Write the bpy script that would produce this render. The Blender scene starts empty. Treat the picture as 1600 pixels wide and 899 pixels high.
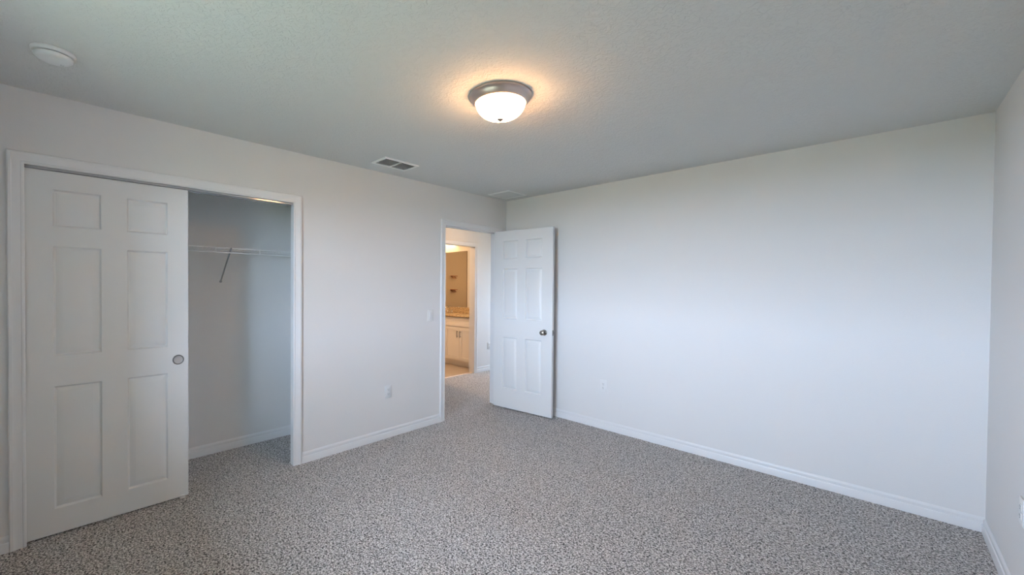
import bpy, bmesh, math, random
from mathutils import Vector, Matrix

PI = math.pi
sc = bpy.context.scene
col = sc.collection

# ------------------------------------------------------------------ camera, world, exposure
CAM = (3.1850, -3.8384, 1.4176)
YAW, PITCH, ROLL = 0.7978, -0.01362, 0.00754
FPX, SX, SY = 638.45, -77.16, 5.6          # focal length and principal point offset on a 1600 px frame
cam_d = bpy.data.cameras.new('camera')
cam = bpy.data.objects.new('camera', cam_d)
col.objects.link(cam)
cam_d.sensor_fit = 'HORIZONTAL'
cam_d.sensor_width = 36.0
cam_d.lens = 36.0 * FPX / 1600.0
cam_d.shift_x = -SX / 1600.0
cam_d.shift_y = SY / 1600.0
cam_d.clip_start = 0.02
fw = Vector((-math.sin(YAW) * math.cos(PITCH), math.cos(YAW) * math.cos(PITCH), math.sin(PITCH)))
rt = Vector((math.cos(YAW), math.sin(YAW), 0))
up = rt.cross(fw)
r2 = rt * math.cos(ROLL) + up * math.sin(ROLL)
u2 = -rt * math.sin(ROLL) + up * math.cos(ROLL)
m = Matrix((r2, u2, -fw)).transposed().to_4x4()
m.translation = CAM
cam.matrix_world = m
sc.camera = cam

sc.view_settings.view_transform = 'Standard'
sc.view_settings.look = 'None'
sc.view_settings.gamma = 1.0
sc.view_settings.use_curve_mapping = False
sc.view_settings.exposure = 0.0
sc.cycles.diffuse_bounces = 8
sc.cycles.max_bounces = 14

SKY = (0.60, 0.76, 1.0)
SKY_STRENGTH = 52.0
LAMP_WATTS = 8.0
SHADE_EMIT = 34.0
BATH_WATTS = 18.0
HALL_EMIT = 24.0
BATH_FILL_EMIT = 165.0
GROUND_COL = (0.15, 0.16, 0.09)

world = bpy.data.worlds.new('overcast_sky')
sc.world = world
world.use_nodes = True
bg = world.node_tree.nodes['Background']
bg.inputs['Color'].default_value = (*SKY, 1)
bg.inputs['Strength'].default_value = SKY_STRENGTH


def portal(loc, rot, sx, sy):
    l = bpy.data.lights.new('window_daylight', 'AREA')
    l.shape = 'RECTANGLE'
    l.size, l.size_y = sx, sy
    l.cycles.is_portal = True
    o = bpy.data.objects.new('window_daylight', l)
    o.location = loc
    o.rotation_euler = rot
    col.objects.link(o)


# room dimensions (metres): left wall is x = 0, far wall is y = 0, right wall is x = W
W, H = 3.6275, 2.44
YD = -4.25                       # wall behind the camera
TH = 0.115                       # partition thickness
CL0, CL1, CLZ = -3.9875, -2.5666, 2.0457      # closet opening
D0, D1, DZ = -0.990, -0.152, 2.043            # bedroom doorway
CX, CY0, CY1 = -0.70, -4.45, -2.27            # closet back wall, end walls
HX = -1.40                       # hall wall face
HY0, HY1 = -2.10, 2.70
B0, B1, BZ = 0.135, 0.899, 2.043              # bathroom doorway
BX = -3.90                       # bathroom far wall
BY0, BY1 = -0.75, 1.60
WIN = (1.00, 2.45, 0.90, 2.10)                # bedroom window, in the wall behind the camera: x0 x1 z0 z1
HWIN = (-1.15, -0.50, 0.85, 2.00)             # hall end window, unseen and added for daylight: x0 x1 z0 z1

portal(((WIN[0] + WIN[1]) / 2, YD - 0.13, (WIN[2] + WIN[3]) / 2), (PI / 2, 0, 0), WIN[1] - WIN[0], WIN[3] - WIN[2])
portal(((HWIN[0] + HWIN[1]) / 2, HY1 + 0.09, (HWIN[2] + HWIN[3]) / 2), (-PI / 2, 0, 0), HWIN[1] - HWIN[0], HWIN[3] - HWIN[2])


# ------------------------------------------------------------------ materials
def mat(name, color, rough=0.5, metal=0.0, spec=0.5, bump=None, trans=None):
    mt = bpy.data.materials.new(name)
    mt.use_nodes = True
    nt = mt.node_tree
    b = nt.nodes['Principled BSDF']
    b.inputs['Base Color'].default_value = (*color, 1)
    b.inputs['Roughness'].default_value = rough
    b.inputs['Metallic'].default_value = metal
    b.inputs['Specular IOR Level'].default_value = spec
    if bump:
        scale, dist, detail = bump
        tc = nt.nodes.new('ShaderNodeTexCoord')
        nz = nt.nodes.new('ShaderNodeTexNoise')
        nz.inputs['Scale'].default_value = scale
        nz.inputs['Detail'].default_value = detail
        bp = nt.nodes.new('ShaderNodeBump')
        bp.inputs['Strength'].default_value = 1.0
        bp.inputs['Distance'].default_value = dist
        nt.links.new(tc.outputs['Object'], nz.inputs['Vector'])
        nt.links.new(nz.outputs['Fac'], bp.inputs['Height'])
        nt.links.new(bp.outputs['Normal'], b.inputs['Normal'])
    return mt


def ramp(nt, pts):
    r = nt.nodes.new('ShaderNodeValToRGB')
    e = r.color_ramp.elements
    while len(e) < len(pts):
        e.new(0.5)
    for el, (p, c) in zip(e, pts):
        el.position = p
        el.color = (*c, 1)
    return r


M = {}
M['wall'] = mat('white_wall_paint', (0.69, 0.685, 0.675), 0.75, spec=0.25, bump=(140, 0.0006, 2))
M['bath_wall'] = mat('warm_white_wall_paint', (0.66, 0.63, 0.57), 0.7, spec=0.25, bump=(140, 0.0006, 2))
M['bath_dim'] = mat('dim_tan_wall', (0.42, 0.34, 0.24), 0.6)  # dimness of the far bathroom wall put into its tan
M['trim'] = mat('white_trim_paint', (0.72, 0.72, 0.72), 0.32, spec=0.5)
M['door'] = mat('white_door_paint', (0.70, 0.70, 0.69), 0.42, spec=0.4, bump=(260, 0.0002, 2))
M['plastic'] = mat('white_plastic', (0.71, 0.71, 0.70), 0.35)
M['dark'] = mat('dark_gap', (0.015, 0.015, 0.015), 0.8)
M['slot'] = mat('socket_slot', (0.10, 0.10, 0.10), 0.7)
M['vent'] = mat('white_enamelled_steel', (0.80, 0.80, 0.78), 0.4)
M['vent_grey'] = mat('grey_enamel', (0.62, 0.63, 0.62), 0.5)  # plain grey enamel for blades, louvers, screws and test button
M['dark_backing'] = mat('duct_darkness', (0.03, 0.032, 0.034), 0.9)  # flat dark plates painted for the unlit hollow behind the louvres
M['wire'] = mat('white_vinyl_wire', (0.82, 0.82, 0.82), 0.35)
M['track'] = mat('grey_enamelled_track', (0.40, 0.40, 0.40), 0.10, 0.0, 0.6)
M['nickel'] = mat('satin_nickel', (0.33, 0.295, 0.26), 0.24, 1.0)
M['brace'] = mat('brace_shade_grey', (0.26, 0.27, 0.27), 0.45)  # white coated brace, closet shade put into its grey
M['brushed'] = mat('brushed_nickel', (0.66, 0.54, 0.48), 0.38, 1.0)
M['pull_rim'] = mat('dark_nickel', (0.22, 0.22, 0.21), 0.35, 1.0)
M['pull_cup'] = mat('matt_nickel_cup', (0.50, 0.49, 0.48), 0.55, 0.7)
M['chrome'] = mat('chrome', (0.75, 0.73, 0.70), 0.08, 1.0)
M['cab'] = mat('white_cabinet_paint', (0.78, 0.74, 0.68), 0.4)
M['shelf_brown'] = mat('reddish_brown_wood', (0.30, 0.09, 0.03), 0.5)
M['mirror'] = mat('mirror_silver', (0.78, 0.76, 0.72), 0.02, 1.0)
M['frame'] = mat('white_vinyl_frame', (0.82, 0.82, 0.82), 0.35)
M['mirror_edge'] = mat('dark_mirror_edge', (0.12, 0.08, 0.04), 0.4)
M['strip'] = mat('pale_metal_strip', (0.85, 0.72, 0.62), 0.4)
M['stucco'] = mat('light_block_stucco', (0.26, 0.24, 0.21), 0.9, bump=(60, 0.004, 3))
M['ground'] = mat('lawn', GROUND_COL, 0.95, bump=(30, 0.02, 3))


def carpet_material():
    mt = bpy.data.materials.new('speckled_grey_carpet')
    mt.use_nodes = True
    nt = mt.node_tree
    b = nt.nodes['Principled BSDF']
    b.inputs['Roughness'].default_value = 0.95
    b.inputs['Specular IOR Level'].default_value = 0.1
    b.inputs['Sheen Weight'].default_value = 0.15
    tc = nt.nodes.new('ShaderNodeTexCoord')
    n1 = nt.nodes.new('ShaderNodeTexNoise')
    n1.inputs['Scale'].default_value = 116
    n1.inputs['Detail'].default_value = 3
    n1.inputs['Roughness'].default_value = 0.6
    n1.inputs['Distortion'].default_value = 0.8
    r1 = ramp(nt, [(0.36, (0.02, 0.018, 0.017)), (0.44, (0.16, 0.148, 0.138)), (0.51, (0.50, 0.468, 0.442)), (0.60, (0.82, 0.79, 0.76))])  # flecks of the pile, darkest ones also holding shade between tufts
    nt.links.new(tc.outputs['Object'], n1.inputs['Vector'])
    nt.links.new(n1.outputs['Fac'], r1.inputs['Fac'])
    nt.links.new(r1.outputs['Color'], b.inputs['Base Color'])
    v = nt.nodes.new('ShaderNodeTexVoronoi')
    v.inputs['Scale'].default_value = 170
    nt.links.new(tc.outputs['Object'], v.inputs['Vector'])
    add = nt.nodes.new('ShaderNodeMath')
    add.operation = 'SUBTRACT'
    nt.links.new(n1.outputs['Fac'], add.inputs[0])
    nt.links.new(v.outputs['Distance'], add.inputs[1])
    bp = nt.nodes.new('ShaderNodeBump')
    bp.inputs['Strength'].default_value = 0.8
    bp.inputs['Distance'].default_value = 0.008
    nt.links.new(add.outputs[0], bp.inputs['Height'])
    nt.links.new(bp.outputs['Normal'], b.inputs['Normal'])
    return mt


def ceiling_material():
    mt = mat('knockdown_ceiling', (0.66, 0.66, 0.64), 0.85, spec=0.2)
    nt = mt.node_tree
    b = nt.nodes['Principled BSDF']
    tc = nt.nodes.new('ShaderNodeTexCoord')
    n1 = nt.nodes.new('ShaderNodeTexNoise')
    n1.inputs['Scale'].default_value = 42
    n1.inputs['Detail'].default_value = 3
    n1.inputs['Distortion'].default_value = 1.2
    r1 = ramp(nt, [(0.47, (0, 0, 0)), (0.56, (1, 1, 1))])
    bp = nt.nodes.new('ShaderNodeBump')
    bp.inputs['Strength'].default_value = 0.55
    bp.inputs['Distance'].default_value = 0.0022
    nt.links.new(tc.outputs['Object'], n1.inputs['Vector'])
    nt.links.new(n1.outputs['Fac'], r1.inputs['Fac'])
    nt.links.new(r1.outputs['Color'], bp.inputs['Height'])
    nt.links.new(bp.outputs['Normal'], b.inputs['Normal'])
    return mt


def granite_material():
    mt = mat('gold_granite', (0.5, 0.4, 0.25), 0.15)
    nt = mt.node_tree
    b = nt.nodes['Principled BSDF']
    tc = nt.nodes.new('ShaderNodeTexCoord')
    n1 = nt.nodes.new('ShaderNodeTexNoise')
    n1.inputs['Scale'].default_value = 70
    n1.inputs['Detail'].default_value = 4
    r1 = ramp(nt, [(0.33, (0.07, 0.04, 0.02)), (0.47, (0.42, 0.29, 0.15)), (0.60, (0.62, 0.48, 0.30)), (0.72, (0.75, 0.66, 0.5))])
    nt.links.new(tc.outputs['Object'], n1.inputs['Vector'])
    nt.links.new(n1.outputs['Fac'], r1.inputs['Fac'])
    nt.links.new(r1.outputs['Color'], b.inputs['Base Color'])
    return mt


def tile_material():
    mt = mat('beige_floor_tile', (0.5, 0.4, 0.3), 0.3)
    nt = mt.node_tree
    b = nt.nodes['Principled BSDF']
    tc = nt.nodes.new('ShaderNodeTexCoord')
    br = nt.nodes.new('ShaderNodeTexBrick')
    br.offset = 0.0
    br.inputs['Scale'].default_value = 1.0
    br.inputs['Brick Width'].default_value = 0.46
    br.inputs['Row Height'].default_value = 0.46
    br.inputs['Mortar Size'].default_value = 0.004
    br.inputs['Color1'].default_value = (0.50, 0.41, 0.32, 1)
    br.inputs['Color2'].default_value = (0.46, 0.38, 0.30, 1)
    br.inputs['Mortar'].default_value = (0.30, 0.25, 0.20, 1)
    nt.links.new(tc.outputs['Object'], br.inputs['Vector'])
    nt.links.new(br.outputs['Color'], b.inputs['Base Color'])
    return mt


def glass_material():
    mt = bpy.data.materials.new('window_glass')
    mt.use_nodes = True
    nt = mt.node_tree
    nt.nodes.remove(nt.nodes['Principled BSDF'])
    out = nt.nodes['Material Output']
    tr = nt.nodes.new('ShaderNodeBsdfTransparent')
    gl = nt.nodes.new('ShaderNodeBsdfGlossy')
    gl.inputs['Roughness'].default_value = 0.02
    mx = nt.nodes.new('ShaderNodeMixShader')
    mx.inputs['Fac'].default_value = 0.06
    nt.links.new(tr.outputs[0], mx.inputs[1])
    nt.links.new(gl.outputs[0], mx.inputs[2])
    nt.links.new(mx.outputs[0], out.inputs['Surface'])
    return mt


def shade_material(name, col_, emit):
    """frosted lamp glass: lets the bulbs inside through and glows itself"""
    mt = bpy.data.materials.new(name)
    mt.use_nodes = True
    nt = mt.node_tree
    nt.nodes.remove(nt.nodes['Principled BSDF'])
    out = nt.nodes['Material Output']
    tl = nt.nodes.new('ShaderNodeBsdfTranslucent')
    tl.inputs['Color'].default_value = (0.95, 0.86, 0.66, 1)
    gl = nt.nodes.new('ShaderNodeBsdfGlossy')
    gl.inputs['Roughness'].default_value = 0.25
    gl.inputs['Color'].default_value = (0.9, 0.85, 0.75, 1)
    mx = nt.nodes.new('ShaderNodeMixShader')
    mx.inputs['Fac'].default_value = 0.05
    em = nt.nodes.new('ShaderNodeEmission')
    em.inputs['Color'].default_value = (*col_, 1)
    em.inputs['Strength'].default_value = emit
    ad = nt.nodes.new('ShaderNodeAddShader')
    nt.links.new(tl.outputs[0], mx.inputs[1])
    nt.links.new(gl.outputs[0], mx.inputs[2])
    nt.links.new(mx.outputs[0], ad.inputs[0])
    nt.links.new(em.outputs[0], ad.inputs[1])
    nt.links.new(ad.outputs[0], out.inputs['Surface'])
    return mt


M['carpet'] = carpet_material()
M['ceiling'] = ceiling_material()
M['granite'] = granite_material()
M['tile'] = tile_material()
M['glass'] = glass_material()
M['lampglass'] = shade_material('frosted_lamp_glass', (1.0, 0.55, 0.26), SHADE_EMIT)
M['bathglass'] = shade_material('frosted_vanity_glass', (1.0, 0.66, 0.34), 2.0)


# ------------------------------------------------------------------ mesh helpers
class MB:
    def __init__(self):
        self.bm = bmesh.new()

    def _merge(self, tmp):
        me = bpy.data.meshes.new('tmp')
        tmp.to_mesh(me)
        tmp.free()
        self.bm.from_mesh(me)
        bpy.data.meshes.remove(me)

    def box(self, x0, x1, y0, y1, z0, z1, bevel=0.0, seg=2, mx=None):
        t = bmesh.new()
        bmesh.ops.create_cube(t, size=1.0)
        for v in t.verts:
            v.co = Vector((x0 + (v.co.x + .5) * (x1 - x0), y0 + (v.co.y + .5) * (y1 - y0), z0 + (v.co.z + .5) * (z1 - z0)))
        if bevel:
            bmesh.ops.bevel(t, geom=t.edges[:], offset=bevel, segments=seg, profile=0.5, affect='EDGES')
        if mx:
            bmesh.ops.transform(t, matrix=mx, verts=t.verts[:])
        self._merge(t)
        return self

    def tube(self, pts, r, n=8, cap=True):
        t = bmesh.new()
        pts = [Vector(p) for p in pts]
        rings = []
        ref = None
        for i, p in enumerate(pts):
            d = (pts[min(i + 1, len(pts) - 1)] - pts[max(i - 1, 0)]).normalized()
            if ref is None:
                ref = Vector((0, 0, 1)) if abs(d.z) < .9 else Vector((1, 0, 0))
            a = d.cross(ref).normalized()
            b = a.cross(d).normalized()
            ref = b
            rings.append([t.verts.new(p + (a * math.cos(2 * PI * k / n) + b * math.sin(2 * PI * k / n)) * r) for k in range(n)])
        for q, s in zip(rings, rings[1:]):
            for k in range(n):
                t.faces.new((q[k], q[(k + 1) % n], s[(k + 1) % n], s[k]))
        if cap:
            t.faces.new(rings[0][::-1])
            t.faces.new(rings[-1])
        self._merge(t)
        return self

    def lathe(self, prof, n=48, mx=None):
        """prof: list of (radius, height) turned around the z axis"""
        t = bmesh.new()
        rings = []
        for r, z in prof:
            if r < 1e-6:
                rings.append([t.verts.new((0, 0, z))])
            else:
                rings.append([t.verts.new((r * math.cos(2 * PI * k / n), r * math.sin(2 * PI * k / n), z)) for k in range(n)])
        for q, s in zip(rings, rings[1:]):
            for k in range(n):
                k2 = (k + 1) % n
                if len(q) == 1 and len(s) == 1:
                    continue
                if len(q) == 1:
                    t.faces.new((q[0], s[k2], s[k]))
                elif len(s) == 1:
                    t.faces.new((q[k], q[k2], s[0]))
                else:
                    t.faces.new((q[k], q[k2], s[k2], s[k]))
        if mx:
            bmesh.ops.transform(t, matrix=mx, verts=t.verts[:])
        self._merge(t)
        return self

    def sweep(self, path, prof, mapf):
        """mitred sweep in a plane: path = 2-D points, prof = (offset to the left of the travel, thickness)"""
        t = bmesh.new()
        P = [Vector(p) for p in path]
        rows = []
        for i, p in enumerate(P):
            ns = []
            if i > 0:
                d = (P[i] - P[i - 1]).normalized()
                ns.append(Vector((-d.y, d.x)))
            if i < len(P) - 1:
                d = (P[i + 1] - P[i]).normalized()
                ns.append(Vector((-d.y, d.x)))
            if len(ns) == 2:
                nn = (ns[0] + ns[1]) / (1 + ns[0].dot(ns[1]))
            else:
                nn = ns[0]
            rows.append([t.verts.new(mapf(p.x + nn.x * u, p.y + nn.y * u, v)) for u, v in prof])
        k = len(prof)
        for q, s in zip(rows, rows[1:]):
            for j in range(k):
                t.faces.new((q[j], q[(j + 1) % k], s[(j + 1) % k], s[j]))
        t.faces.new(rows[0][::-1])
        t.faces.new(rows[-1])
        self._merge(t)
        return self

    def build(self, name, material, parent=None, loc=None, rotz=None, smooth=30):
        bm = self.bm
        bmesh.ops.remove_doubles(bm, verts=bm.verts[:], dist=1e-6)
        bmesh.ops.recalc_face_normals(bm, faces=bm.faces[:])
        me = bpy.data.meshes.new(name)
        bm.to_mesh(me)
        bm.free()
        me.materials.append(material)
        if smooth:
            for p in me.polygons:
                p.use_smooth = True
            me.set_sharp_from_angle(angle=math.radians(smooth))
        o = bpy.data.objects.new(name, me)
        col.objects.link(o)
        if parent:
            o.parent = parent
        if loc:
            o.location = loc
        if rotz is not None:
            o.rotation_euler = (0, 0, rotz)
        return o


def tag(o, label, cat, group=None, kind=None):
    o['label'] = label
    o['category'] = cat
    if group:
        o['group'] = group
    if kind:
        o['kind'] = kind
    return o


def thing(name, label, cat, loc, rotz=0.0, group=None, kind=None):
    o = bpy.data.objects.new(name, None)
    o.empty_display_size = 0.1
    col.objects.link(o)
    o.location = loc
    o.rotation_euler = (0, 0, rotz)
    return tag(o, label, cat, group, kind)


def struct(o, label, cat):
    return tag(o, label, cat, None, 'structure')


# ------------------------------------------------------------------ room shell
HT = 2.62   # walls run up past the ceiling slab
b = MB()
b.box(-TH, W + 0.14, YD - 0.14, 0.10, -0.10, 0.0)
b.box(CX - 0.10, -TH, CY0 - 0.1, CY1 + 0.1, -0.10, 0.0)
b.box(HX - 0.055, -TH, CY1 + 0.1, HY1 + 0.1, -0.10, 0.0)
struct(b.build('floor', M['carpet'], smooth=0), 'grey and taupe speckled carpet of the bedroom, closet and hall', 'floor')

b = MB()
b.box(BX - 0.1, HX - 0.055, BY0 - 0.1, BY1 + 0.1, -0.10, -0.004)
struct(b.build('floor_bathroom', M['tile'], smooth=0), 'beige tiled floor of the bathroom beyond the hall', 'floor')

b = MB()
b.box(BX - 0.12, W + 0.16, YD - 0.16, HY1 + 0.15, H, H + 0.18)
struct(b.build('ceiling', M['ceiling'], smooth=0), 'white knockdown textured ceiling', 'ceiling')

b = MB()                                     # wall with the closet and the doorway
b.box(-TH, 0, YD, CL0 - 0.012, 0, H)
b.box(-TH, 0, CL0 - 0.012, CL1 + 0.012, CLZ + 0.03, H)
b.box(-0.058, 0, CL1 + 0.012, CY1 + 0.05, 0, H)
b.box(-TH, 0, CY1 + 0.05, D0 - 0.012, 0, H)
b.box(-TH, 0, D0 - 0.012, D1 + 0.012, DZ + 0.02, H)
b.box(-TH, 0, D1 + 0.012, HY1, 0, H)
struct(b.build('wall_left', M['wall'], smooth=0), 'white wall with the closet opening and the doorway', 'wall')

b = MB()
b.box(0, W + 0.14, 0, TH, 0, H)
struct(b.build('wall_back', M['wall'], smooth=0), 'large blank white wall beside the open door', 'wall')

b = MB()
b.box(W, W + 0.14, YD - 0.14, 0, 0, H)
struct(b.build('wall_right', M['wall'], smooth=0), 'narrow sliver of white wall at the right edge of the view', 'wall')

b = MB()                                     # window wall
x0, x1, z0, z1 = WIN
b.box(-TH, x0, YD - 0.14, YD, 0, H)
b.box(x1, W, YD - 0.14, YD, 0, H)
b.box(x0, x1, YD - 0.14, YD, 0, z0)
b.box(x0, x1, YD - 0.14, YD, z1, H)
struct(b.build('wall_front', M['wall'], smooth=0), 'white window wall behind the camera', 'wall')

b = MB()
b.box(CX - 0.10, CX, CY0 - 0.1, CY1 + 0.1, 0, H)
b.box(CX, -TH, CY0 - 0.1, CY0, 0, H)
b.box(CX, -TH, CY1, CY1 + 0.1, 0, H)
struct(b.build('wall_closet', M['wall'], smooth=0), 'white inner walls of the closet', 'wall')

b = MB()                                     # hall: wall with the bathroom doorway, far end with an added window, near end
b.box(HX - TH, HX, HY0, B0 - 0.012, 0, H)
b.box(HX - TH, HX, B0 - 0.012, B1 + 0.012, BZ + 0.02, H)
b.box(HX - TH, HX, B1 + 0.012, HY1, 0, H)
x0, x1, z0, z1 = HWIN
b.box(HX - TH, x0, HY1, HY1 + 0.14, 0, H)
b.box(x1, 0, HY1, HY1 + 0.14, 0, H)
b.box(x0, x1, HY1, HY1 + 0.14, 0, z0)
b.box(x0, x1, HY1, HY1 + 0.14, z1, H)
b.box(HX - TH, -TH, HY0 - 0.1, HY0, 0, H)
struct(b.build('wall_hall', M['wall'], smooth=0), 'white hall wall around the bathroom doorway', 'wall')

b = MB()
b.box(BX - 0.1, HX - TH, BY1, BY1 + 0.1, 0, H)
b.box(BX - 0.1, HX - TH, BY0 - 0.1, BY0, 0, H)
struct(b.build('wall_bathroom', M['bath_wall'], smooth=0), 'warmly lit bathroom wall behind the mirror', 'wall')
b = MB()
b.box(BX - 0.1, BX, BY0, BY1, 0, H)
struct(b.build('wall_shower', M['bath_dim'], smooth=0), 'bathroom wall seen in the mirror, its dimness put into the tan', 'wall')

b = MB()
b.box(-30, 40, -40, 30, -0.5, -0.2)
struct(b.build('ground', M['ground'], smooth=0), 'lawn outside the windows', 'ground')


b = MB()                                     # added wing and eave outside, unseen, placed to block window light
b.box(3.00, 9.0, -5.60, YD - 0.15, -0.3, 3.1)
b.box(-3.0, 3.00, YD - 1.40, YD - 0.15, 2.34, 2.44)
struct(b.build('wall_light_block', M['stucco'], smooth=0), 'added stucco block and overhang outside, shading the window', 'wall')


# windows (beside and behind the camera's field of view)
def window(name, label, out, c, a0, a1, z0, z1):
    def bx(mb, s0, s1, d0, d1, q0, q1):
        mb.box(s0, s1, min(c + out * d0, c + out * d1), max(c + out * d0, c + out * d1), q0, q1)
    f = MB()
    w = 0.045
    bx(f, a0, a1, 0.06, 0.12, z0, z0 + w)
    bx(f, a0, a1, 0.06, 0.12, z1 - w, z1)
    bx(f, a0, a0 + w, 0.06, 0.12, z0 + w, z1 - w)
    bx(f, a1 - w, a1, 0.06, 0.12, z0 + w, z1 - w)
    mid = (a0 + a1) / 2
    bx(f, mid - 0.03, mid + 0.03, 0.06, 0.12, z0 + w, z1 - w)
    zz = (z0 + z1) / 2
    bx(f, a0 + w, mid - 0.03, 0.065, 0.115, zz - 0.02, zz + 0.02)
    bx(f, mid + 0.03, a1 - w, 0.065, 0.115, zz - 0.02, zz + 0.02)
    o = struct(f.build(name, M['frame'], smooth=0), label, 'window')
    p = MB()
    bx(p, a0 + w, a1 - w, 0.088, 0.092, z0 + w, z1 - w)
    p.build('pane', M['glass'], o, smooth=0)
    s = MB()
    bx(s, a0 - 0.02, a1 + 0.02, -0.03, 0.06, z0 - 0.012, z0 + 0.008)
    s.build('sill', M['trim'], o, smooth=0)
    return o


window('window_1', 'white framed double window lighting the bedroom', -1, YD, *WIN)
window('window_added', 'unseen window added at the end of the hall for daylight', 1, HY1, *HWIN)

# ------------------------------------------------------------------ trim
CASING = [(0.0, 0.0), (0.0, 0.009), (0.004, 0.011), (0.011, 0.011), (0.014, 0.009), (0.030, 0.0105), (0.044, 0.0145),
          (0.048, 0.0165), (0.058, 0.0165), (0.0625, 0.014), (0.0635, 0.011), (0.0635, 0.0)]
BASE = [(0.0, 0.0), (0.0145, 0.0), (0.0145, 0.044), (0.0125, 0.050), (0.0085, 0.053), (0.0085, 0.066), (0.0095, 0.070),
        (0.0085, 0.076), (0.005, 0.081), (0.003, 0.0855), (0.0, 0.0855)]


def baseboard(mb, p0, p1, nrm):
    """baseboard run between two floor points, nrm = direction into the room"""
    p0, p1, n = Vector((*p0, 0)), Vector((*p1, 0)), Vector((*nrm, 0))
    t = bmesh.new()
    rows = [[t.verts.new(p + n * u + Vector((0, 0, v))) for u, v in BASE] for p in (p0, p1)]
    k = len(BASE)
    for j in range(k):
        t.faces.new((rows[0][j], rows[0][(j + 1) % k], rows[1][(j + 1) % k], rows[1][j]))
    t.faces.new(rows[0][::-1])
    t.faces.new(rows[1])
    mb._merge(t)


CW = 0.0635
b = MB()
baseboard(b, (0, YD), (0, CL0 - CW), (1, 0))
baseboard(b, (0, CL1 + CW), (0, D0 - CW), (1, 0))
struct(b.build('baseboard_left', M['trim']), 'white baseboard along the closet wall', 'baseboard')
b = MB()
baseboard(b, (0, 0), (W, 0), (0, -1))
struct(b.build('baseboard_back', M['trim']), 'white baseboard along the large blank wall', 'baseboard')
b = MB()
baseboard(b, (W, -0.0145), (W, YD), (-1, 0))
struct(b.build('baseboard_right', M['trim']), 'white baseboard along the right wall', 'baseboard')
b = MB()
baseboard(b, (CX, CY0), (CX, CY1), (1, 0))
baseboard(b, (CX + 0.0145, CY1), (-TH, CY1), (0, -1))
baseboard(b, (CX + 0.0145, CY0), (-TH, CY0), (0, 1))
struct(b.build('baseboard_closet', M['trim']), 'white baseboard inside the closet', 'baseboard')
b = MB()
baseboard(b, (HX, B1 + CW), (HX, HY1), (1, 0))
baseboard(b, (HX, HY0), (HX, B0 - CW), (1, 0))
struct(b.build('baseboard_hall', M['trim']), 'white baseboard along the hall wall beside the bathroom doorway', 'baseboard')


def casing(name, label, a0, a1, ztop, x, jamb_x0, jamb_x1, stop=None):
    """casing on the +x face of a wall plus its jamb boards"""
    b = MB()
    # travel up the near side, across the head, down the far side; the profile grows outwards (to the left)
    b.sweep([(a0, 0.0), (a0, ztop), (a1, ztop), (a1, 0.0)], CASING, lambda s, z, v: (x + v, s, z))
    o = struct(b.build(name, M['trim'], smooth=25), label, 'door trim')
    j = MB()
    e = 0.004
    j.box(jamb_x0, jamb_x1, a0 - 0.014, a0 - e, 0, ztop + 0.016)
    j.box(jamb_x0, jamb_x1, a1 + e, a1 + 0.014, 0, ztop + 0.016)
    j.box(jamb_x0, jamb_x1, a0 - e, a1 + e, ztop + e, ztop + 0.016)
    if stop:
        s0, s1 = stop
        j.box(s0, s1, a0 - e, a0 + 0.006, 0, ztop + e)
        j.box(s0, s1, a1 - 0.006, a1 + e, 0, ztop + e)
        j.box(s0, s1, a0 + 0.006, a1 - 0.006, ztop - 0.006, ztop + e)
    j.build('jamb', M['trim'], o, smooth=0)
    return o


t1 = casing('trim_1', 'white moulded casing around the closet opening', CL0, CL1, CLZ, 0.0, -0.058, 0.0)
k = MB()                                     # top track of the sliding doors
k.box(-0.112, -0.0105, CL0 - 0.003, CL1 + 0.003, CLZ - 0.006, CLZ + 0.0035)
k.box(-0.0105, -0.008, CL0 - 0.003, CL1 + 0.003, CLZ - 0.0125, CLZ - 0.004)
k.box(-0.0625, -0.0605, CL0 - 0.003, CL1 + 0.003, CLZ - 0.012, CLZ - 0.006)
k.build('door_track', M['track'], t1, smooth=0)
casing('trim_2', 'white moulded casing around the bedroom doorway', D0, D1, DZ, 0.0, -TH, 0.0, (-0.075, -0.040))
casing('trim_3', 'white moulded casing around the bathroom doorway', B0, B1, BZ, HX, HX - TH, HX)

b = MB()
b.box(HX - 0.072, HX - 0.040, B0 - 0.003, B1 + 0.003, -0.005, 0.006, 0.002)
struct(b.build('trim_4', M['strip']), 'pale metal threshold strip between carpet and bathroom tile', 'threshold')


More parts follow.
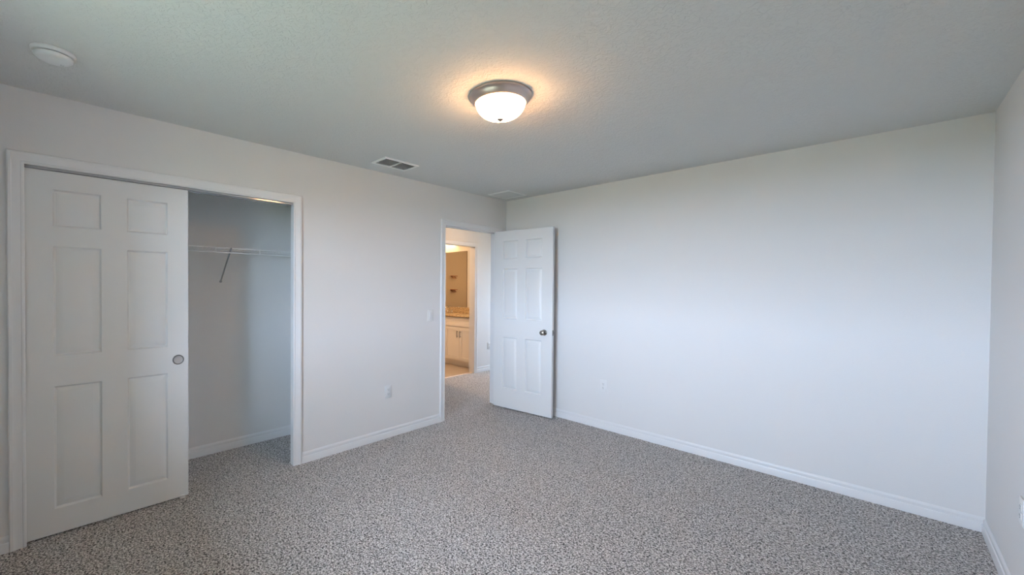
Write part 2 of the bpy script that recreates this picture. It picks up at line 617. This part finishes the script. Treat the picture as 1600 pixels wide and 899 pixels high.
# ------------------------------------------------------------------ six panel doors
def panel_slab(w, z0, z1, t, cols, rows, rings=((0.0, 0.0), (0.003, 0.0040), (0.007, 0.0120), (0.011, 0.0130), (0.039, 0.0020), (0.041, 0.0015))):
    """door slab from x 0..w, front face y = 0, back face y = t, with moulded panels pressed into both faces"""
    mb = MB()
    bm = mb.bm
    xs = sorted([0, w] + [v for c in cols for v in c])
    zs = sorted([z0, z1] + [v for r in rows for v in r])
    for y, sg in ((0.0, 1), (t, -1)):
        for i in range(len(xs) - 1):
            for j in range(len(zs) - 1):
                a0, a1, c0, c1 = xs[i], xs[i + 1], zs[j], zs[j + 1]
                if (a0, a1) in cols and (c0, c1) in rows:
                    prev = None
                    for d, h in rings:
                        cur = [bm.verts.new((q[0], y + sg * h, q[1])) for q in
                               ((a0 + d, c0 + d), (a1 - d, c0 + d), (a1 - d, c1 - d), (a0 + d, c1 - d))]
                        if prev:
                            for n in range(4):
                                bm.faces.new((prev[n], prev[(n + 1) % 4], cur[(n + 1) % 4], cur[n]))
                        prev = cur
                    bm.faces.new(prev)
                else:
                    bm.faces.new([bm.verts.new(q) for q in ((a0, y, c0), (a1, y, c0), (a1, y, c1), (a0, y, c1))])
    for i in range(len(xs) - 1):
        for z in (z0, z1):
            bm.faces.new([bm.verts.new(q) for q in ((xs[i], 0, z), (xs[i + 1], 0, z), (xs[i + 1], t, z), (xs[i], t, z))])
    for j in range(len(zs) - 1):
        for x in (0, w):
            bm.faces.new([bm.verts.new(q) for q in ((x, 0, zs[j]), (x, t, zs[j]), (x, t, zs[j + 1]), (x, 0, zs[j + 1]))])
    return mb


# sliding closet door
cy = -3.993
d1 = thing('door_1', 'white six panel sliding door covering half of the closet', 'door', (-0.022, cy, 0), PI / 2, kind='structure')
panel_slab(0.743, 0.010, 2.0325, 0.035,
           [(0.111, 0.313), (0.430, 0.632)], [(0.150, 0.837), (1.008, 1.618), (1.728, 1.933)]).build('slab', M['door'], d1, smooth=20)
fp = MB()
face = Matrix.Translation((0.688, 0, 0.9185)) @ Matrix.Rotation(PI / 2, 4, 'X')     # lathe axis towards -y (into the room)
fp.lathe([(0.0245, -0.001), (0.0245, 0.0018), (0.0265, 0.0030), (0.0310, 0.0024), (0.0320, 0.0), (0.0320, -0.001)], 40, face)
rim = fp.build('finger_pull', M['pull_rim'], d1)
rim['label'] = 'round dark nickel finger pull'
fp = MB()
fp.lathe([(0.0, 0.0006), (0.018, 0.0007), (0.0225, 0.0011), (0.0250, 0.0018)], 40, face)
fp.build('pull_cup', M['pull_cup'], rim)

g = thing('door_guide', 'tiny white plastic floor guide under the corner of the sliding closet door', 'door guide', (-0.040, -3.285, 0))
gm = MB()
gm.box(-0.030, 0.030, -0.016, 0.016, 0, 0.004, 0.001)
gm.build('foot_plate', M['plastic'], g)
gm = MB()
gm.box(0.021, 0.026, -0.013, 0.013, 0.004, 0.022, 0.001)
gm.build('guide_post', M['plastic'], g)

# bedroom door leaf, standing open almost against the far wall
HING = (0.012, -0.222, 0)
ang = math.atan2(0.080, 0.757)
d2 = thing('door_2', 'white six panel bedroom door standing open near the corner', 'door', HING, ang, kind='structure')
LW = 0.750
panel_slab(LW, 0.014, 2.047, 0.035,
           [(0.119, 0.313), (0.420, 0.625)], [(0.238, 0.827), (1.042, 1.616), (1.727, 1.935)]).build('slab', M['door'], d2, smooth=20)
kb = MB()
kf = Matrix.Translation((0.657, 0, 0.919)) @ Matrix.Rotation(PI / 2, 4, 'X')
kb.lathe([(0.0, 0.0005), (0.033, 0.0005), (0.033, 0.004), (0.030, 0.008), (0.016, 0.011), (0.0, 0.011)], 40, kf)
ro = kb.build('rosette', M['nickel'], d2)
kb = MB()
kb.lathe([(0.0, 0.009), (0.011, 0.010), (0.0105, 0.028), (0.014, 0.034), (0.023, 0.040), (0.0265, 0.048), (0.0265, 0.055),
          (0.023, 0.062), (0.014, 0.0665), (0.0, 0.068)], 40, kf)
kb.build('knob', M['nickel'], d2)
kb = MB()
kb.box(LW - 0.0015, LW + 0.0012, 0.005, 0.030, 0.892, 0.949)
kb.box(LW + 0.001, LW + 0.011, 0.011, 0.024, 0.912, 0.929, 0.002)
kb.build('latch_plate', M['pull_rim'], d2)
for hz in (0.28, 1.03, 1.80):
    hm = MB()
    hm.lathe([(0.0, -0.046), (0.0062, -0.045), (0.0062, 0.045), (0.0, 0.046)], 16, Matrix.Translation((-0.006, 0.046, hz)))
    hm.box(-0.0015, 0.0005, 0.006, 0.046, hz - 0.044, hz + 0.044)
    hm.build('hinge', M['nickel'], d2)


# ------------------------------------------------------------------ ceiling light
LX, LY = 1.738, -2.153
lt = thing('ceiling_light', 'round flush ceiling light with brushed nickel ring and glowing glass bowl', 'ceiling light', (LX, LY, H))
r = MB()
r.lathe([(0.120, -0.0005), (0.1655, -0.0005), (0.1675, -0.004), (0.1675, -0.010), (0.1640, -0.014), (0.1620, -0.015),
         (0.1555, -0.025), (0.1465, -0.038), (0.1400, -0.0445), (0.1365, -0.0460), (0.1340, -0.0450), (0.1330, -0.041),
         (0.1330, -0.010), (0.120, -0.006)], 96)
r.build('mounting_ring', M['brushed'], lt, smooth=40)
r = MB()
prof = []
for i in range(17):
    a = (PI / 2) * i / 16
    prof.append((0.1325 * math.cos(a) ** 0.85 if i < 16 else 0.0, -0.040 - 0.085 * math.sin(a)))
r.lathe(prof, 96)
r.build('glass_shade', M['lampglass'], lt, smooth=60)
r = MB()
r.lathe([(0.0, -0.123), (0.0175, -0.1245), (0.0178, -0.127), (0.0130, -0.131), (0.0080, -0.134), (0.0055, -0.137), (0.0, -0.139)], 24)
r.build('finial', M['brushed'], lt, smooth=40)
for sx in (-0.045, 0.045):
    pl = bpy.data.lights.new('bulb', 'POINT')
    pl.energy = LAMP_WATTS / 2
    pl.color = (1.0, 0.72, 0.42)
    pl.shadow_soft_size = 0.022
    po = bpy.data.objects.new('bulb', pl)
    col.objects.link(po)
    po.parent = lt
    po.location = (sx * 0.72, sx * 0.70, -0.062)

# hall lamp, and an added bathroom fill dome (above the door heads)
M['hallglass'] = shade_material('frosted_hall_glass', (1.0, 0.66, 0.40), HALL_EMIT)
M['bath_fill'] = shade_material('bath_fill_glow', (1.0, 0.68, 0.42), BATH_FILL_EMIT)


def flush_light(label, loc, glass):
    o = thing('ceiling_light', label, 'ceiling light', loc)
    q = MB()
    q.lathe([(0.10, -0.0005), (0.150, -0.0005), (0.152, -0.006), (0.145, -0.016), (0.130, -0.028), (0.122, -0.028), (0.122, -0.008), (0.10, -0.006)], 64)
    q.build('mounting_ring', M['brushed'], o, smooth=40)
    q = MB()
    q.lathe([(0.121 * math.cos(PI / 2 * i / 12) if i < 12 else 0.0, -0.024 - 0.075 * math.sin(PI / 2 * i / 12)) for i in range(13)], 64)
    q.build('glass_shade', glass, o, smooth=60)


flush_light('flush ceiling light in the hall', (-0.76, 0.35, H), M['hallglass'])
flush_light('added unseen fill dome on the bathroom ceiling', (-2.55, 0.30, H), M['bath_fill'])

# ------------------------------------------------------------------ smoke detector
sd = thing('smoke_detector', 'round white smoke detector on the ceiling above the closet', 'smoke detector', (0.607, -3.868, H))
r = MB()
r.lathe([(0.0, -0.0005), (0.073, -0.0005), (0.075, -0.004), (0.074, -0.012), (0.070, -0.016), (0.064, -0.0165), (0.0, -0.0165)], 64)
r.build('base_plate', M['plastic'], sd, smooth=40)
r = MB()
r.lathe([(0.0, -0.0160), (0.0590, -0.0160), (0.0590, -0.0200), (0.0, -0.0200)], 64)
r.build('sensing_slot', M['dark'], sd, smooth=40)
r = MB()
r.lathe([(0.0, -0.0200), (0.0635, -0.0200), (0.0650, -0.0220), (0.0640, -0.0290), (0.0580, -0.0360), (0.045, -0.0400), (0.0, -0.0415)], 64)
cp = r.build('cover', M['plastic'], sd, smooth=40)
r = MB()
r.lathe([(0.0, -0.0435), (0.006, -0.0430), (0.0075, -0.0395), (0.0, -0.0390)], 20, Matrix.Translation((-0.024, 0.028, 0.001)))
r.build('test_button', M['vent_grey'], cp, smooth=40)


# ------------------------------------------------------------------ vents
def frame_ring(mb, x0, x1, y0, y1, bw, z0, z1, slope=0.004):
    """flat register frame with sloped outer edge, hanging down from z1 to z0"""
    bm = mb.bm
    def rect(d, z):
        return [bm.verts.new(p) for p in ((x0 + d, y0 + d, z), (x1 - d, y0 + d, z), (x1 - d, y1 - d, z), (x0 + d, y1 - d, z))]
    rs = [rect(0, z1), rect(slope, z0), rect(bw, z0), rect(bw, z1)]
    for q, s in zip(rs, rs[1:]):
        for n in range(4):
            bm.faces.new((q[n], q[(n + 1) % 4], s[(n + 1) % 4], s[n]))
    for n in range(4):
        bm.faces.new((rs[3][n], rs[3][(n + 1) % 4], rs[0][(n + 1) % 4], rs[0][n]))


v = thing('supply_vent', 'white louvred ceiling air register with dark slots near the closet wall', 'air vent', (0.305, -1.832, H))
hx, hy = 0.107, 0.172
r = MB()
frame_ring(r, -hx, hx, -hy, hy, 0.024, -0.0085, -0.0005)
r.build('frame', M['vent'], v, smooth=20)
r = MB()
r.box(-hx + 0.02, hx - 0.02, -hy + 0.02, hy - 0.02, -0.0012, -0.0004)
r.build('dark_backing', M['dark_backing'], v, smooth=0)
r = MB()
r.box(-hx + 0.022, hx - 0.022, -0.008, 0.008, -0.0085, -0.0015)
r.build('divider', M['vent'], v, smooth=0)
for s in (-1, 1):
    for i in range(8):
        bx_ = hx - 0.046 - i * 0.0163
        r = MB()
        mx = Matrix.Translation((bx_, s * 0.078, -0.006)) @ Matrix.Rotation(math.radians(38), 4, 'Y')
        r.box(-0.0062, 0.0062, -0.069, 0.069, -0.0006, 0.0006, mx=mx)
        r.build('blade', M['vent_grey'], v, smooth=0)

v = thing('return_vent', 'square white return air grille on the ceiling in the corner by the open door', 'air vent', (0.250, -0.285, H))
h2 = 0.157
r = MB()
frame_ring(r, -h2, h2, -h2, h2, 0.028, -0.009, -0.0005)
r.build('frame', M['vent'], v, smooth=20)
r = MB()
r.box(-h2 + 0.024, h2 - 0.024, -h2 + 0.024, h2 - 0.024, -0.0012, -0.0004)
r.build('dark_backing', M['dark_backing'], v, smooth=0)
for i in range(18):
    r = MB()
    mx = Matrix.Translation((0, -h2 + 0.036 + i * 0.01425, -0.0055)) @ Matrix.Rotation(math.radians(-14), 4, 'X')
    r.box(-h2 + 0.027, h2 - 0.027, -0.0068, 0.0068, -0.0005, 0.0005, mx=mx)
    r.build('louver', M['vent_grey'], v, smooth=0)


# ------------------------------------------------------------------ switch and outlets (local: plate on y = 0 facing -y)
def plate(parent, w=0.071, h=0.116):
    p = MB()
    p.box(-w / 2, w / 2, -0.0058, -0.0002, -h / 2, h / 2, 0.0022, 3)
    return p.build('cover_plate', M['plastic'], parent, smooth=40)


def make_outlet(label, loc, rz):
    o = thing('power_outlet', label, 'outlet', loc, rz, 'white duplex wall outlets')
    plate(o)
    for s in (-1, 1):
        f = MB()
        f.box(-0.0172, 0.0172, -0.0082, -0.0050, s * 0.0195 - 0.0142, s * 0.0195 + 0.0142, 0.0014, 2)
        fo = f.build('receptacle', M['plastic'], o, smooth=40)
        q = MB()
        q.box(-0.0078, -0.0052, -0.0086, -0.0080, s * 0.0195 - 0.0015, s * 0.0195 + 0.0085)
        q.box(0.0052, 0.0076, -0.0086, -0.0080, s * 0.0195 - 0.0005, s * 0.0195 + 0.0075)
        q.lathe([(0, 0.0080), (0.0028, 0.0080), (0.0028, 0.0086), (0, 0.0086)], 12,
                Matrix.Translation((0, 0, s * 0.0195 - 0.0075)) @ Matrix.Rotation(PI / 2, 4, 'X'))
        q.build('slots', M['slot'], fo, smooth=0)
    sc_ = MB()
    sc_.lathe([(0, 0.005), (0.003, 0.005), (0.0028, 0.0066), (0, 0.007)], 12, Matrix.Rotation(PI / 2, 4, 'X'))
    sc_.build('screw', M['vent_grey'], o)
    return o


make_outlet('white wall outlet low on the wall between the closet and the doorway', (0, -1.690, 0.428), PI / 2)
make_outlet('white wall outlet low on the large blank wall beside the open door', (1.268, 0, 0.430), 0)
make_outlet('white wall outlet on the right wall, cut by the picture edge', (W, -0.868, 0.455), -PI / 2)
make_outlet('white wall outlet low on the hall wall seen through the doorway', (HX, 1.262, 0.416), PI / 2)

sw = thing('light_switch', 'white rocker light switch on the wall beside the doorway', 'light switch', (0, -1.189, 1.113), PI / 2)
plate(sw)
r = MB()
r.box(-0.0168, 0.0168, -0.0072, -0.0050, -0.0335, 0.0335, 0.0008, 1)
r.build('switch_frame', M['plastic'], sw, smooth=30)
r = MB()
mx = Matrix.Translation((0, -0.0078, 0)) @ Matrix.Rotation(math.radians(5), 4, 'X')
r.box(-0.0145, 0.0145, -0.0022, 0.0022, -0.0300, 0.0300, 0.001, 2, mx=mx)
r.build('rocker', M['plastic'], sw, smooth=30)

# ------------------------------------------------------------------ wire shelf in the closet
ws = thing('wire_shelf', 'white wire closet shelf with a diagonal support brace', 'shelf', (CX, (CY0 + CY1) / 2, 1.698))
ya, yb = -(CY1 - CY0) / 2 + 0.004, (CY1 - CY0) / 2 - 0.004
off = -(CY0 + CY1) / 2
XF = 0.30
r = MB()
n = int((yb - ya) / 0.0254)
for i in range(n + 1):
    y = ya + 0.012 + i * 0.0254
    if y > yb - 0.006:
        break
    r.tube([(0.006, y, 0.0), (XF, y, 0.0)], 0.0013, 6)
r.tube([(0.012, ya, -0.003), (0.012, yb, -0.003)], 0.0030, 8)
r.tube([(0.155, ya, -0.003), (0.155, yb, -0.003)], 0.0026, 8)
r.build('wire_deck', M['wire'], ws)
r = MB()
r.tube([(XF, ya, -0.001), (XF, yb, -0.001)], 0.0040, 8)
r.tube([(XF + 0.004, ya, -0.037), (XF + 0.004, yb, -0.037)], 0.0040, 8)
for yy in (-4.28, -3.96, -3.64, -3.32, -3.001, -2.681, -2.361):
    r.tube([(XF + 0.001, yy + off, 0.0), (XF + 0.005, yy + off, -0.038)], 0.0045, 8)
r.build('front_rail', M['wire'], ws)
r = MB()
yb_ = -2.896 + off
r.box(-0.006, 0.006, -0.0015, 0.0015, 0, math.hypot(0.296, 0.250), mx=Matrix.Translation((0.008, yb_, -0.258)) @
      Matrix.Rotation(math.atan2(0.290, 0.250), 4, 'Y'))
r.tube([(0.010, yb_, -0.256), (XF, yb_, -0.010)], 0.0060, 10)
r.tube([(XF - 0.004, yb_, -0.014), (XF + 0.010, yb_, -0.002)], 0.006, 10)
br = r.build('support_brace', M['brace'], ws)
br['label'] = 'diagonal shelf brace with its shade in the grey'
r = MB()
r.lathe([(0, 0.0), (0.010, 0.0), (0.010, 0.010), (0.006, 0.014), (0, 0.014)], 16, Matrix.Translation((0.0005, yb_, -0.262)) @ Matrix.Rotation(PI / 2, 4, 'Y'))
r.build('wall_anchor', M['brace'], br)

# ------------------------------------------------------------------ bathroom glimpsed through the doorway
VX1 = -1.530
FY = 1.060


def shaker(w, z0, z1, t=0.019, rail=0.055):
    return panel_slab(w, z0, z1, t, [(rail, w - rail)], [(z0 + rail, z1 - rail)],
                      rings=((0.0, 0.0), (0.0015, 0.0065), (0.003, 0.0065)))


def vanity(x1, label):
    x0 = x1 - 0.760
    o = thing('vanity_cabinet', label, 'cabinet', (x0, FY + 0.02, 0), 0, 'white bathroom vanity cabinets')
    bd = MB()
    bd.box(0.001, 0.759, 0.016, 0.518, 0.105, 0.868)
    bd.box(0.001, 0.018, 0.0, 0.016, 0.105, 0.868)
    bd.box(0.742, 0.759, 0.0, 0.016, 0.105, 0.868)
    bd.box(0.001, 0.759, 0.080, 0.518, -0.003, 0.105)
    bd.build('body', M['cab'], o, smooth=0)
    for i, xx in enumerate((0.020, 0.3815)):
        w = 0.3585
        mbd = shaker(w, 0.118, 0.695)
        dr = mbd.build('door', M['cab'], o, loc=(xx, -0.020, 0), smooth=20)
        pm = MB()
        px = w - 0.035 if i == 0 else 0.035
        pm.tube([(px, -0.028, 0.515), (px, -0.028, 0.632)], 0.0055, 10)
        for zz in (0.532, 0.615):
            pm.tube([(px, 0.0, zz), (px, -0.028, zz)], 0.0045, 8)
        pm.build('pull', M['pull_rim'], dr)
    fr = shaker(0.720, 0.705, 0.858, rail=0.045).build('drawer_front', M['cab'], o, loc=(0.020, -0.020, 0), smooth=20)
    return o


vanity(VX1, 'white shaker vanity cabinet with two dark pulls seen through the doorways')
vanity(VX1 - 0.760, 'white shaker vanity cabinet under the bathroom faucet')

ct = thing('countertop', 'gold granite vanity countertop with backsplash under the mirror', 'countertop', (VX1 - 0.760, 1.32, 0.868))
r = MB()
r.box(-0.775, 0.760, -0.285, 0.2795, 0.0, 0.032, 0.012, 3)
r.build('slab', M['granite'], ct, smooth=40)
r = MB()
r.box(-0.775, 0.760, 0.2585, 0.2795, 0.0318, 0.134, 0.002, 1)
r.build('backsplash', M['granite'], ct, smooth=40)

fa = thing('faucet', 'small chrome two handled faucet on the granite counter', 'faucet', (-2.640, 1.500, 0.9003))
r = MB()
r.box(-0.085, 0.085, -0.025, 0.025, 0.0, 0.014, 0.006, 3)
r.build('base_plate', M['chrome'], fa, smooth=40)
r = MB()
r.tube([(0, 0, 0.010), (0, 0, 0.060), (0, -0.012, 0.085), (0, -0.040, 0.100), (0, -0.085, 0.095), (0, -0.105, 0.078)], 0.011, 12)
r.build('spout', M['chrome'], fa, smooth=50)
for s in (-1, 1):
    r = MB()
    r.lathe([(0, 0.012), (0.019, 0.012), (0.014, 0.035), (0.016, 0.048), (0.0, 0.052)], 20, Matrix.Translation((s * 0.062, 0, 0)))
    r.tube([(s * 0.062, 0, 0.045), (s * 0.105, -0.012, 0.062)], 0.006, 10)
    r.build('handle', M['chrome'], fa, smooth=40)

mi = thing('mirror', 'large frameless bathroom mirror above the granite backsplash', 'mirror', (-2.265 - 0.455, BY1, 1.004))
r = MB()
r.box(-0.455, 0.455, -0.0065, -0.0005, 0.0, 1.064)
r.build('backing', M['mirror_edge'], mi, smooth=0)
r = MB()
r.box(-0.451, 0.448, -0.0085, -0.0064, 0.003, 1.060)
r.build('mirror_glass', M['mirror'], mi, smooth=0)

for zz, lab in ((1.632, 'upper small reddish brown wall shelf reflected in the bathroom mirror'),
                (1.312, 'lower small reddish brown wall shelf reflected in the bathroom mirror')):
    so = thing('wall_shelf', lab, 'shelf', (BX, 0.44, zz), 0, 'small shelves reflected in the mirror')
    r = MB()
    r.box(0.0005, 0.090, -0.080, 0.080, 0, 0.014, 0.003, 2)
    r.build('board', M['shelf_brown'], so, smooth=40)
    r = MB()
    r.tube([(0.004, -0.055, 0.0), (0.05, -0.055, -0.035), (0.085, -0.045, -0.045), (0.085, 0.045, -0.045), (0.05, 0.055, -0.035), (0.004, 0.055, 0.0)], 0.005, 8)
    r.build('rail', M['shelf_brown'], so, smooth=40)

vl = thing('vanity_light', 'warm vanity light bar with frosted shades above the bathroom mirror', 'wall light', (-2.90, BY1, 2.315))
r = MB()
r.box(-0.30, 0.30, -0.030, -0.0005, -0.045, 0.045, 0.006, 2)
r.build('back_bar', M['brushed'], vl, smooth=40)
for sx in (-0.22, 0.0, 0.22):
    r = MB()
    r.tube([(sx, -0.028, 0.0), (sx, -0.070, 0.010), (sx, -0.095, 0.026)], 0.008, 10)
    ar = r.build('arm', M['brushed'], vl, smooth=40)
    r = MB()
    r.lathe([(0.022, 0.030), (0.040, 0.010), (0.052, -0.025), (0.056, -0.060)], 32, Matrix.Translation((sx, -0.095, 0.0)))
    r.build('glass_shade', M['bathglass'], vl, smooth=60)
    pl = bpy.data.lights.new('vanity_bulb', 'POINT')
    pl.energy = BATH_WATTS / 3
    pl.color = (1.0, 0.64, 0.30)
    pl.shadow_soft_size = 0.03
    po = bpy.data.objects.new('vanity_bulb', pl)
    col.objects.link(po)
    po.parent = vl
    po.location = (sx, -0.095, -0.030)
